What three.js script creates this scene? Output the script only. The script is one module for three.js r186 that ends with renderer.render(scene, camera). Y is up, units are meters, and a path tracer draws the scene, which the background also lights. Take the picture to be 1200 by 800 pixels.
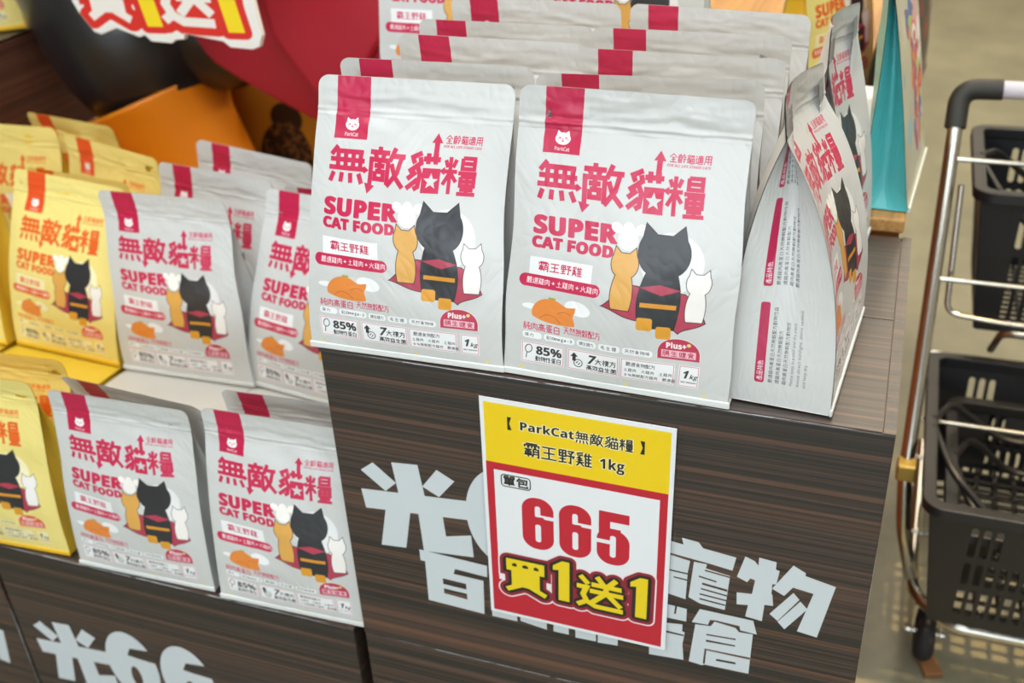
import * as THREE from 'three';
import { RoundedBoxGeometry } from 'three/addons/geometries/RoundedBoxGeometry.js';
import { mergeGeometries } from 'three/addons/utils/BufferGeometryUtils.js';
import { RectAreaLightUniformsLib } from 'three/addons/lights/RectAreaLightUniformsLib.js';
import { createNoise3D } from 'simplex-noise';

// ---------------------------------------------------------------- camera, lights, exposure
const scene = new THREE.Scene();
const renderer = new THREE.WebGLRenderer({ antialias: true });
renderer.toneMapping = THREE.LinearToneMapping;
renderer.toneMappingExposure = 1.1;
renderer.shadowMap.enabled = true;
RectAreaLightUniformsLib.init();

const camera = new THREE.PerspectiveCamera(THREE.MathUtils.radToDeg(2 * Math.atan(400 / 1260)), 1.5, 0.05, 30);
camera.position.set(-0.03928, 0.59073, 0.87305);
camera.quaternion.setFromRotationMatrix(new THREE.Matrix4().makeBasis(
  new THREE.Vector3(0.94221559, -0.04531569, -0.33192812),
  new THREE.Vector3(-0.13093126, 0.86219043, -0.4893717),
  new THREE.Vector3(0.30836146, 0.50455341, 0.80643603)));
camera.focus = 1.06;
camera.userData.fStop = 4.2;

const FLOOR = -0.855, CEIL = 2.25;
const panelSpots = [];                                    // ceiling light fittings: x, z
for (const x of [-2.2, -0.1, 1.9]) for (const z of [-5.4, -3.6, -1.6, 0.4, 2.2]) panelSpots.push([x, z]);
const COOL = new THREE.Color(0.93, 0.97, 1.0), WARM = new THREE.Color(1.0, 0.87, 0.68);   // cool tubes over the front aisle, warm ones over the rear
const POWER_COOL = 7, POWER_WARM = 9.5;
const DAYLIGHT = new THREE.Color(0.82, 0.92, 1.0), WINDOW_POWER = 1.15;                             // shop window behind the viewer
const SPOT_WARM = new THREE.Color(1.0, 0.7, 0.34), SPOT_POWER = 32;                         // track spot over the side aisle

// ---------------------------------------------------------------- helpers
let seed = 7;
const rnd = () => { seed = (seed * 1664525 + 1013904223) % 4294967296; return seed / 4294967296; };
const noise3 = createNoise3D(rnd);
const taken = new Map();
const numbered = (n) => { const k = taken.get(n) ?? 0; taken.set(n, k + 1); return k ? `${n}_${String(k).padStart(3, '0')}` : n; };
function shadows(o) { o.traverse((c) => { if (c.isMesh) { c.castShadow = true; c.receiveShadow = true; } }); return o; }
function thing(name, label, category, pos = [0, 0, 0], group) {
  const o = new THREE.Group(); o.name = numbered(name); o.position.set(...pos);
  o.userData = { label, category }; if (group) o.userData.group = group; scene.add(o); return o;
}
function part(name, geometry, material, parent, label) {
  const m = new THREE.Mesh(geometry, material); m.name = name; m.castShadow = m.receiveShadow = true;
  if (label) m.userData.label = label; parent.add(m); return m;
}
function structure(name, geometry, material, label, category) {
  const m = new THREE.Mesh(geometry, material); m.name = name; m.castShadow = m.receiveShadow = true;
  m.userData = { kind: 'structure', label, category }; scene.add(m); return m;
}
const box = (w, h, d, x = 0, y = 0, z = 0) => new THREE.BoxGeometry(w, h, d).translate(x, y, z);
const rbox = (w, h, d, r, x = 0, y = 0, z = 0) => new RoundedBoxGeometry(w, h, d, 3, r).translate(x, y, z);
const V = (x, y, z) => new THREE.Vector3(x, y, z);
const tube = (pts, r, seg = 40, rad = 10, t = 0.5) => new THREE.TubeGeometry(new THREE.CatmullRomCurve3(pts.map((p) => V(...p)), false, 'catmullrom', t), seg, r, rad, false);
function rod(a, b, r, n = 10) {
  const A = V(...a), B = V(...b), d = B.clone().sub(A), g = new THREE.CylinderGeometry(r, r, d.length(), n);
  g.applyQuaternion(new THREE.Quaternion().setFromUnitVectors(V(0, 1, 0), d.clone().normalize())); g.translate(...A.add(B).multiplyScalar(0.5).toArray()); return g;
}
function polyTube(pts, r, bend = 0.03, seg = 90) {              // straight runs joined by rounded bends
  const path = new THREE.CurvePath(), P = pts.map((p) => V(...p)); let cur = P[0].clone();
  for (let i = 1; i < P.length; i++) {
    if (i < P.length - 1) {
      const a = P[i].clone().sub(P[i - 1]).normalize(), b = P[i + 1].clone().sub(P[i]).normalize();
      const s = P[i].clone().addScaledVector(a, -bend), e = P[i].clone().addScaledVector(b, bend);
      path.add(new THREE.LineCurve3(cur, s)); path.add(new THREE.QuadraticBezierCurve3(s, P[i].clone(), e)); cur = e;
    } else path.add(new THREE.LineCurve3(cur, P[i]));
  }
  return new THREE.TubeGeometry(path, seg, r, 10, false);
}
function canvas(w, h) { const c = document.createElement('canvas'); c.width = w; c.height = h; return c; }
function tex(c, srgb = true, wrap) {
  const t = new THREE.CanvasTexture(c); if (srgb) t.colorSpace = THREE.SRGBColorSpace;
  if (wrap) t.wrapS = t.wrapT = THREE.RepeatWrapping; t.anisotropy = 8; return t;
}
const std = (o) => new THREE.MeshStandardMaterial(o);
const phys = (o) => new THREE.MeshPhysicalMaterial(o);

// ---------------------------------------------------------------- brush strokes of the Chinese characters, on a 100 x 100 square
const R_ = (a, b, c, d) => `${a},${b} ${c},${b} ${c},${d} ${a},${d} ${a},${b}`;
const WALK = '10,8 20,20;4,36 20,36 12,60 20,78;4,92 20,80 40,92 98,92';
const TAP = '70,3 58,35;62,22 97,22;88,22 80,60 55,95;63,40 75,70 97,95';
const THREAD = '28,4 10,26 32,28 8,52 40,52;24,52 24,97;10,66 6,86;36,64 42,82';
const HEN = '64,3 52,30;60,22 60,97;78,4 82,16;60,20 98,20;60,44 94,44;60,66 94,66;60,92 98,92;78,20 78,92';
const GLYPH = {
  無: '24,3 8,26;20,16 92,16;6,38 96,38;3,60 98,60;26,16 26,60;46,16 46,60;66,16 66,60;85,16 85,60;16,72 8,97;38,72 36,97;60,72 63,97;82,72 92,97',
  敵: '30,2 30,14;4,16 56,16;18,20 22,29;42,20 38,29;8,96 8,34 54,34 54,92;17,48 45,48;31,38 31,62;' + R_(20, 62, 42, 80) + ';' + TAP,
  貓: '42,4 10,18;18,20 24,30;38,14 42,28 8,50;30,32 42,56 38,86 26,93;30,50 6,68;36,68 5,92;48,18 98,18;62,4 62,30;84,4 84,30;' + R_(52, 42, 95, 94) + ';52,68 95,68;73,42 73,94',
  糧: '22,4 22,97;4,40 42,40;8,12 15,30;38,10 30,30;21,44 4,74;24,44 41,66;' + R_(56, 6, 90, 32) + ';56,19 90,19;46,43 98,43;' + R_(54, 52, 92, 74) + ';54,63 92,63;73,52 73,95;54,84 92,84;46,95 98,95',
  霸: '15,5 85,5;6,30 6,16 94,16 94,30;50,5 50,34;22,22 36,23;22,31 36,32;64,22 78,23;64,31 78,32;6,45 50,45;18,39 18,53;38,39 38,53;18,53 38,53;' + R_(11, 60, 45, 73) + ';3,83 53,83;28,53 28,98;60,41 60,76 54,97;60,41 92,41 92,96 83,94;60,58 92,58;60,75 92,75',
  王: '10,12 90,12;16,50 84,50;4,91 96,91;50,12 50,91',
  野: R_(8, 8, 46, 48) + ';8,28 46,28;27,8 27,92;8,68 46,68;3,93 50,89;56,10 92,10 76,30;62,20 82,36;52,43 96,43 89,57;76,43 76,93 64,88',
  雞: '44,3 8,12;12,18 16,28;26,16 28,26;42,14 36,26;28,28 14,42 36,42 12,58 42,56;4,71 50,71;26,58 24,74 6,97;28,72 48,96;' + HEN,
  全: '50,3 6,44;50,3 94,44;28,44 72,44;25,66 75,66;8,94 92,94;50,44 50,94',
  齡: '26,3 26,18;26,10 42,10;10,10 10,18;3,20 49,20;8,28 8,93 46,93 46,28;9,60 45,60;18,32 13,46;26,30 23,50;38,32 42,46;18,68 24,84;36,68 32,82;74,4 52,40;74,4 98,40;66,37 84,37;58,53 92,53 76,80;64,70 82,96',
  適: WALK + ';65,3 65,12;34,14 96,14;50,18 54,27;80,18 76,27;38,82 38,31 92,31 92,80;48,45 82,45;65,34 65,59;' + R_(52, 60, 78, 75),
  用: '18,8 18,60 6,96;18,8 86,8 86,94 74,94;18,36 86,36;18,64 86,64;52,8 52,94',
  嚴: R_(16, 4, 40, 18) + ';' + R_(60, 4, 84, 18) + ';6,28 94,28;12,28 12,70 4,97;22,40 50,40;28,34 28,88;44,34 44,96;28,56 44,56;28,72 44,72;20,90 50,86;64,34 56,54;60,44 94,44;84,44 78,72 58,96;62,56 74,78 95,96',
  選: WALK + ';40,6 62,6 62,20 40,20 40,32 64,32;72,6 92,6 92,20 72,20 72,32 96,32;38,46 94,46;34,64 98,64;54,40 54,64;78,40 78,64;54,68 40,80;76,68 92,80',
  肉: '12,96 12,20 88,20 88,92 76,92;50,3 50,30 26,54;52,30 74,50;50,54 26,82;52,56 74,78',
  土: '20,38 80,38;50,6 50,91;5,91 95,91', 火: '50,4 50,42 8,96;50,42 92,96;18,26 27,52;84,24 70,50',
  純: THREAD + ';50,20 94,14;54,34 54,60 92,60 92,34;72,6 72,88 94,92 97,78',
  高: '50,2 50,14;5,16 95,16;' + R_(28, 26, 72, 42) + ';10,97 10,54 90,54 90,94 80,94;' + R_(32, 67, 68, 85),
  蛋: '12,7 88,7 78,24;50,7 50,36;50,22 72,22;28,20 22,38 8,50;24,34 94,48;' + R_(26, 55, 74, 74) + ';50,48 50,92;12,92 84,92;74,82 92,98',
  白: '50,2 40,18;' + R_(16, 18, 84, 95) + ';16,56 84,56', 天: '12,12 88,12;6,44 94,44;50,12 48,50 8,96;52,48 92,96',
  然: '22,4 6,36;18,14 44,14 32,44 8,66;20,27 31,35;52,25 98,25;74,6 70,36 50,66;76,30 96,64;86,8 94,16;14,76 6,96;38,76 38,95;60,76 64,95;84,76 94,96',
  穀: '6,14 48,14;27,4 27,26;10,26 44,26;6,46 6,36 48,36 48,46;12,50 42,50;6,66 48,66;27,50 27,97;24,66 6,90;30,66 48,88;62,8 62,28 54,40;62,8 86,8 86,34 96,34;56,50 90,50 54,96;62,58 96,96',
  配: '4,8 50,8;10,96 10,26 46,26 46,96 10,96;22,8 22,40 14,56;34,8 34,50 44,52;12,76 44,76;56,12 92,12 92,44 58,44 58,88 96,88 96,74',
  方: '50,3 50,18;6,20 94,20;42,22 36,60 8,96;38,46 84,46 78,94 62,90',
  動: '46,4 8,12;4,22 50,22;' + R_(10, 32, 44, 58) + ';10,45 44,45;27,10 27,90;8,72 46,72;2,93 50,88;58,28 96,28 92,92 80,90;76,4 74,40 54,94',
  物: '18,10 6,34;10,26 44,26;28,4 28,97;4,62 46,54;62,4 48,36;58,22 96,22 90,94 78,92;72,24 50,66;86,24 60,88',
  性: '22,4 22,97;10,24 6,46;34,20 40,38;58,8 48,34;54,26 94,26;54,54 92,54;46,92 97,92;72,4 72,92', 大: '6,34 94,34;50,4 48,40 8,96;52,40 92,96',
  複: '22,3 28,14;6,24 40,24 6,66;24,44 24,97;36,46 44,56;60,4 50,20;54,12 96,12;' + R_(58, 20, 90, 46) + ';58,33 90,33;64,50 48,74;60,60 88,60 48,97;60,70 97,96',
  效: '28,3 30,12;4,16 54,16;18,24 8,44;40,24 50,42;42,44 8,92;14,52 50,90;' + TAP,
  益: '30,4 38,18;70,4 60,18;6,24 94,24;34,30 10,54;64,30 90,54;' + R_(16, 60, 84, 92) + ';38,60 38,92;62,60 62,92;4,94 96,94',
  生: '28,6 12,38;22,28 90,28;18,58 84,58;5,92 95,92;52,4 52,92',
  菌: '6,14 94,14;32,4 32,24;68,4 68,24;' + R_(12, 30, 88, 96) + ';26,52 74,52;50,40 50,84;66,38 34,46;48,54 26,76;52,54 74,76',
  買: R_(10, 5, 90, 28) + ';36,5 36,28;64,5 64,28;' + R_(22, 37, 78, 78) + ';22,51 78,51;22,64 78,64;36,80 8,97;62,80 94,97',
  送: WALK + ';48,3 57,16;84,3 74,16;38,24 94,24;34,45 98,45;66,24 64,46 36,78;67,46 95,76',
  單: R_(10, 6, 40, 24) + ';' + R_(58, 6, 90, 24) + ';' + R_(18, 32, 82, 66) + ';18,49 82,49;50,32 50,97;5,80 95,80',
  包: '32,3 8,40;24,18 90,18 86,60 74,58;26,36 64,36 64,58 26,58;26,36 26,90 94,90 94,74',
  保: '26,4 6,44;18,32 18,97;' + R_(40, 8, 86, 36) + ';32,54 96,54;63,36 63,97;60,56 34,88;66,56 94,88', 力: '8,28 88,28 82,92 66,90;46,4 44,40 8,94',
  腸: '12,8 12,70 6,96;12,8 36,8 36,94 26,92;12,34 36,34;12,58 36,58;' + R_(54, 6, 88, 36) + ';54,21 88,21;46,46 98,46;60,54 46,74;56,60 96,60 90,94 80,92;72,62 52,90', 健: '20,4 4,44;14,32 14,97;28,16 44,16 28,46;40,40 24,94;28,60 48,96 98,96;52,14 90,14 90,44;46,30 98,30;52,44 90,44;54,58 90,58;48,74 96,74;70,4 70,88',
  毛: '84,4 20,18;10,40 88,32;6,66 94,56;46,14 46,86 90,94 94,74', 味: R_(6, 20, 36, 70) + ';46,26 94,26;42,50 98,50;70,4 70,97;68,52 42,88;72,52 98,86',
  食: '50,3 6,40;50,3 94,40;44,24 56,30;' + R_(28, 40, 74, 66) + ';28,53 74,53;28,66 28,96 44,86;74,66 54,78 92,97', 產: '50,2 50,14;14,16 86,16;30,22 66,36;66,22 28,38;12,40 94,40;14,40 14,66 4,97;36,48 26,66;32,58 90,58;32,76 86,76;20,95 96,95;60,46 60,95',
  品: R_(26, 6, 74, 40) + ';' + R_(6, 54, 44, 94) + ';' + R_(56, 54, 94, 94), 特: '16,10 6,34;10,28 42,28;26,4 26,97;4,64 44,54;50,18 92,18;72,4 72,40;46,40 98,40;46,60 98,60;82,42 82,94 70,90;56,70 64,82',
  色: '34,3 10,36;26,18 66,18 54,36;18,36 82,36 82,62 18,62;18,36 18,90 92,90 92,74;50,36 50,62',
};
// draws characters with brush width b (in percent of the cell)
function han(c, text, x, y, w, h, b, gap = 1, cap = 'butt') {
  c.lineCap = cap; c.lineJoin = 'miter'; c.miterLimit = 3;
  [...text].forEach((ch, i) => {
    const g = GLYPH[ch]; if (!g) { if (ch !== ' ') { c.save(); c.font = `bold ${h}px sans-serif`; c.textAlign = 'center'; c.textBaseline = 'middle'; c.fillText(ch, x + (i + 0.5) * w * gap, y + h * 0.5); c.restore(); } return; }
    c.lineWidth = (b * Math.min(w, h)) / 100;
    for (const s of g.split(';')) {
      c.beginPath();
      s.split(' ').forEach((p, k) => { const [a, d] = p.split(',').map(Number); const X = x + i * w * gap + (a * w) / 100, Y = y + (d * h) / 100; k ? c.lineTo(X, Y) : c.moveTo(X, Y); });
      c.stroke();
    }
  });
}
function poly(c, pts) { c.beginPath(); for (let i = 0; i < pts.length; i += 2) i ? c.lineTo(pts[i], pts[i + 1]) : c.moveTo(pts[0], pts[1]); c.closePath(); c.fill(); }
function words(c, text, x, y, size, width, font = 'bold', align = 'left', stroke = 0) {
  c.save(); c.font = `${font} ${size}px sans-serif`; c.textAlign = align; c.textBaseline = 'alphabetic';
  const k = width ? width / c.measureText(text).width : 1; c.translate(x, y); c.scale(k, 1);
  c.fillText(text, 0, 0); if (stroke) { c.lineWidth = stroke; c.lineJoin = 'round'; c.strokeText(text, 0, 0); } c.restore();
}
function rr(c, x, y, w, h, r) { c.beginPath(); c.roundRect(x, y, w, h, r); }

// ---------------------------------------------------------------- pouch front print, units 1000 x 1360
function pouchPrint(p) {
  const k = 1.024, cv = canvas(1024, 1392), c = cv.getContext('2d');
  c.fillStyle = p.base; c.fillRect(0, 0, 1024, 1392); c.scale(k, k);
  c.fillStyle = p.foot; c.fillRect(0, 1290, 1000, 80);
  // tab with the round cat-face emblem
  c.fillStyle = p.tab; c.fillRect(120, 0, 168, 283);
  c.fillStyle = '#f3efec'; c.beginPath(); c.ellipse(206, 222, 34, 25, 0, 0, 7); c.fill();
  poly(c, [176, 212, 181, 188, 200, 202]); poly(c, [236, 212, 231, 188, 212, 202]);
  c.fillStyle = p.tab; for (const s of [-1, 1]) { c.fillRect(206 + s * 14 - 5, 217, 10, 5); c.fillRect(206 + s * 22 - 3, 224, 6, 3); } c.fillRect(204, 222, 4, 8); c.fillRect(200, 231, 12, 3);
  c.fillStyle = '#f3efec'; words(c, 'ParkCat', 206, 271, 21, 70, '', 'center');
  // title
  c.fillStyle = c.strokeStyle = p.ink;
  han(c, '無', 100, 312, 196, 172, 13); han(c, '敵', 308, 302, 192, 182, 12.2); han(c, '糧', 678, 322, 166, 172, 10.6);
  const cat = GLYPH.貓.split(';').slice(0, 9);
  c.save(); c.lineWidth = 22; c.lineCap = 'butt';
  for (const s of cat) { c.beginPath(); s.split(' ').forEach((q, i) => { const [a, d] = q.split(',').map(Number); const X = 506 + a * 1.62, Y = 312 + d * 1.76; i ? c.lineTo(X, Y) : c.moveTo(X, Y); }); c.stroke(); } c.restore();
  c.fillRect(584, 382, 86, 108);
  c.fillStyle = p.base; c.beginPath(); for (let i = 0; i < 10; i++) { const r = i % 2 ? 16 : 37, a = (i * Math.PI) / 5 - Math.PI / 2; c.lineTo(628 + r * Math.cos(a), 438 + r * Math.sin(a)); } c.fill();
  c.fillStyle = p.ink; c.fillRect(627, 262, 24, 90); poly(c, [613, 274, 639, 232, 665, 274]);
  poly(c, [286, 398, 286, 434, 312, 416]); poly(c, [296, 470, 350, 480, 316, 518]); poly(c, [690, 372, 690, 408, 664, 391]);
  han(c, '全齡貓適用', 676, 238, 34, 37, 11, 1.06);
  words(c, 'FOR ALL LIFE STAGES CATS', 668, 292, 15, 182, 'bold italic');
  words(c, 'SUPER', 93, 628, 104, 384, 'bold', 'left', 9); words(c, 'CAT FOOD', 88, 694, 66, 382, 'bold', 'left', 6);
  // flavour
  c.fillStyle = p.label; c.fillRect(86, 740, 296, 88); c.strokeStyle = p.ink; han(c, '霸王野雞', 128, 758, 50, 46, 10.5, 1.06);
  c.fillStyle = p.ink; rr(c, 40, 826, 388, 62, 31); c.fill(); c.strokeStyle = c.fillStyle = '#f6efef'; han(c, '嚴選雞肉+土雞肉+火雞肉', 76, 840, 28, 32, 10, 1.03);
  // roast bird
  c.fillStyle = p.label; c.beginPath(); c.ellipse(330, 958, 62, 34, 0.2, 0, 7); c.ellipse(100, 985, 40, 14, 0, 0, 7); c.fill();
  c.fillStyle = '#e2873c'; c.beginPath(); c.moveTo(112, 1030); c.bezierCurveTo(96, 1000, 130, 930, 210, 934); c.bezierCurveTo(250, 938, 262, 966, 290, 962); c.lineTo(322, 956); c.lineTo(318, 984); c.bezierCurveTo(300, 1000, 322, 1030, 318, 1050); c.bezierCurveTo(240, 1064, 150, 1052, 112, 1030); c.fill();
  c.strokeStyle = '#c5682a'; c.lineWidth = 4; c.beginPath(); c.moveTo(150, 1036); c.bezierCurveTo(180, 1000, 220, 1010, 250, 1046); c.moveTo(236, 1000); c.bezierCurveTo(262, 980, 290, 984, 300, 1000); c.stroke();
  c.fillStyle = '#9aa545'; c.fillRect(190, 926, 34, 9);
  c.strokeStyle = c.fillStyle = p.ink; han(c, '純肉高蛋白', 66, 1064, 36, 40, 10, 1.02); han(c, '天然無穀配方', 264, 1056, 29, 40, 10, 1.02);
  // claims
  const dark = '#46464a'; let xx = 62;
  for (const [t, w] of [['保力↑', 96], ['蛋白Omega-3', 150], ['腸生健力', 92], ['毛生健', 102], ['天然食物味', 138]]) {
    c.fillStyle = p.label; rr(c, xx, 1112, w, 34, 15); c.fill(); c.fillStyle = c.strokeStyle = dark;
    const L = [...t].length, cw = (w - 22) / L; han(c, t, xx + 11, 1119, Math.min(cw, 21), 20, 9, cw / Math.min(cw, 21)); xx += w + 10;
  }
  for (const [x, w] of [[56, 212], [284, 244], [536, 246], [799, 92]]) { c.fillStyle = p.label; c.fillRect(x, 1166, w, 112); c.strokeStyle = p.rim; c.lineWidth = 3; c.strokeRect(x + 5, 1171, w - 10, 102); }
  c.fillStyle = c.strokeStyle = '#2e2d30'; words(c, '85%', 128, 1228, 60, 128, 'bold', 'left', 2); han(c, '動物性蛋白', 126, 1238, 25, 28, 12, 1.03);
  c.lineWidth = 4; c.beginPath(); c.ellipse(92, 1204, 16, 22, 0.3, 0, 7); c.moveTo(84, 1224); c.lineTo(80, 1256); c.stroke();
  words(c, '7', 376, 1230, 64, 36, 'bold italic', 'left', 2); han(c, '大複方', 416, 1196, 33, 34, 11, 1.03); han(c, '高效益生菌', 376, 1238, 28, 28, 12, 1.03);
  poly(c, [316, 1182, 334, 1204, 324, 1204, 324, 1228, 308, 1228, 308, 1204, 298, 1204]); c.lineWidth = 4; c.beginPath(); c.arc(336, 1238, 20, 0, 7); c.moveTo(326, 1240); c.lineTo(336, 1228); c.moveTo(336, 1248); c.lineTo(346, 1234); c.stroke();
  c.fillStyle = c.strokeStyle = dark; han(c, '嚴選食物配方', 560, 1184, 22, 22, 9, 1.03); han(c, '土雞肉、火雞肉、土雞肉', 552, 1218, 18, 18, 9, 1.12); han(c, '0%無穀配方雞肉、嚴選雞', 552, 1246, 18, 18, 9, 1.1);
  c.fillStyle = '#2e2d30'; words(c, '1', 812, 1232, 54, 30, 'bold italic', 'left', 2); words(c, 'kg', 846, 1232, 30, 36, 'bold italic'); words(c, 'NET WEIGHT', 812, 1256, 11, 70, 'bold');
  // arched badge
  c.fillStyle = p.badge; c.beginPath(); c.moveTo(700, 1142); c.lineTo(700, 1108); c.bezierCurveTo(706, 1012, 878, 1012, 888, 1108); c.lineTo(888, 1142); c.fill(); c.strokeStyle = '#f0d9d9'; c.lineWidth = 3; c.stroke();
  c.fillStyle = '#f8eeee'; words(c, 'Plus+', 736, 1086, 38, 92, 'bold', 'left', 2); c.fillStyle = '#e9b9c6'; c.fillRect(718, 1096, 152, 36); c.strokeStyle = p.badge; han(c, '腸生健食', 722, 1100, 32, 28, 11, 1.14);
  c.fillStyle = '#e3cf7a'; c.beginPath(); c.arc(838, 1064, 9, 0, 7); c.fill(); for (const x of [50, 556, 916]) c.fillRect(x, 1302, 16, 16);
  // picture: white disc, crimson cloth and three plain sitting cats (silhouettes)
  c.fillStyle = p.disc; c.beginPath(); c.arc(728, 690, 134, 0, 7); c.fill();
  c.fillStyle = '#f2eee8'; c.beginPath(); c.ellipse(530, 606, 44, 46, 0, 0, 7); c.ellipse(478, 560, 26, 22, 0.5, 0, 7); c.ellipse(584, 560, 26, 22, -0.5, 0, 7); c.ellipse(530, 566, 26, 34, 0, 0, 7); c.fill();
  c.fillStyle = '#b03a52'; c.strokeStyle = '#3a2024'; c.lineWidth = 4;
  c.beginPath(); c.moveTo(560, 800); c.bezierCurveTo(500, 840, 470, 900, 438, 920); c.bezierCurveTo(500, 930, 520, 962, 612, 966); c.lineTo(700, 940); c.lineTo(786, 1012); c.bezierCurveTo(810, 980, 850, 990, 900, 950); c.bezierCurveTo(880, 900, 850, 860, 800, 820); c.closePath(); c.fill(); c.stroke();
  function sitting(x, y, s, col) {                       // x, y: middle of the feet
    c.save(); c.translate(x, y); c.scale(s, s); c.fillStyle = col; c.beginPath();
    c.moveTo(-50, 0); c.bezierCurveTo(-70, -90, -56, -150, -44, -190); c.bezierCurveTo(-78, -214, -80, -270, -62, -300); c.lineTo(-54, -344); c.lineTo(-22, -312); c.lineTo(22, -312); c.lineTo(54, -344); c.lineTo(62, -300);
    c.bezierCurveTo(80, -270, 78, -214, 44, -190); c.bezierCurveTo(56, -150, 70, -90, 50, 0); c.closePath(); c.fill(); c.lineWidth = 4; c.strokeStyle = '#2a2224'; c.stroke(); c.restore();
  }
  c.save(); c.lineWidth = 5; sitting(524, 926, 0.84, '#dba552'); sitting(850, 950, 0.72, '#efebe6');
  c.save(); c.translate(690, 0); c.scale(1.12, 1); c.translate(-690, 0); sitting(690, 996, 1.36, '#2b2c30'); c.restore(); c.restore();
  c.fillStyle = '#b03a52'; poly(c, [600, 806, 690, 786, 782, 806, 700, 836]);
  c.fillStyle = '#d9932f'; c.fillRect(612, 876, 158, 22); c.fillStyle = '#dc9a2e'; rr(c, 604, 948, 70, 62, 12); c.fill(); rr(c, 690, 984, 66, 62, 12); c.fill();
  return cv;
}
const crinkleCv = canvas(512, 512); {
  const c = crinkleCv.getContext('2d'), im = c.createImageData(512, 512);
  for (let y = 0; y < 512; y++) for (let x = 0; x < 512; x++) {
    const a = (x / 512) * 6.2832, b = (y / 512) * 6.2832, n = (f, r) => noise3(Math.cos(a) * r + f, Math.sin(a) * r + Math.cos(b) * r, Math.sin(b) * r + f);
    let v = 0.5 + 0.3 * n(1, 1.2) + 0.12 * n(5, 3.1) + 0.05 * n(9, 9); v = 0.6 * v + 0.4 * Math.abs(n(3, 2.0));
    const i = (y * 512 + x) * 4; im.data[i] = im.data[i + 1] = im.data[i + 2] = 255 * Math.min(1, Math.max(0, v)); im.data[i + 3] = 255;
  }
  c.putImageData(im, 0, 0);
}
const crinkle = tex(crinkleCv, false, true);
function foil(o) { return phys({ roughness: 0.32, metalness: 0.0, bumpMap: crinkle, bumpScale: 0.0007, clearcoat: 0.2, clearcoatRoughness: 0.3, ...o }); }
const GREY = { base: '#cacbc9', foot: '#cacbc9', tab: '#bd1747', ink: '#c5224e', label: '#ecedee', rim: '#d37d93', badge: '#b8324e', disc: '#e4e6e6' };
const YELLOW = { base: '#ead882', foot: '#ead882', tab: '#e2501a', ink: '#e2601c', label: '#f1e7b4', rim: '#e0a03a', badge: '#dd5a22', disc: '#f6ecc0' };
const frontGrey = foil({ map: tex(pouchPrint(GREY)) }), frontYellow = foil({ map: tex(pouchPrint(YELLOW)) });
const sideGrey = foil({ color: '#cacbc9' }), backGrey = foil({ color: '#cfcac0' }), hemGrey = foil({ color: '#d8dad8', bumpScale: 0, roughness: 0.6, clearcoat: 0 });  // back panels tinted slightly cream: warm lighting put into their colour
const sideYellow = foil({ color: '#eac53c' }), backYellow = foil({ color: '#eac53c' }), hemYellow = foil({ color: '#edbd2a', bumpScale: 0 });
// side print of the pouch that stands with its flank to the aisle
const flankCv = canvas(512, 1536); {
  const c = flankCv.getContext('2d'); c.fillStyle = '#cacbc9'; c.fillRect(0, 0, 512, 1536);
  c.save(); c.translate(0, 1536); c.rotate(-Math.PI / 2);           // the print reads from the foot of the pouch upwards
  for (const [x, title, rows] of [[120, '產品特色', 3], [620, '產品特色', 4], [1090, '產品特色', 4]]) {
    c.fillStyle = '#b3204e'; rr(c, x, 128, 420, 48, 12); c.fill(); c.strokeStyle = '#f4e9ec'; han(c, title, x + 12, 137, 26, 30, 10, 1.04);
    c.strokeStyle = c.fillStyle = '#5a5d62';
    for (let r = 0; r < rows; r++) han(c, '嚴選雞肉高蛋白天然無穀配方動物性益生菌'.slice(r % 3, (r % 3) + 17 - (r * 5) % 7), x + 6, 196 + r * 34, 21, 21, 9, 1.1);
    if (x === 120) { words(c, 'Please keep in a cool and dry place.', x + 6, 316, 20, 330, ''); words(c, 'Avoid direct sunlight. Store sealed.', x + 6, 348, 20, 400, ''); words(c, 'and keep dry.', x + 6, 380, 20, 130, ''); }
  }
  c.restore();
}
const flankGrey = foil({ map: tex(flankCv) });

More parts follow.
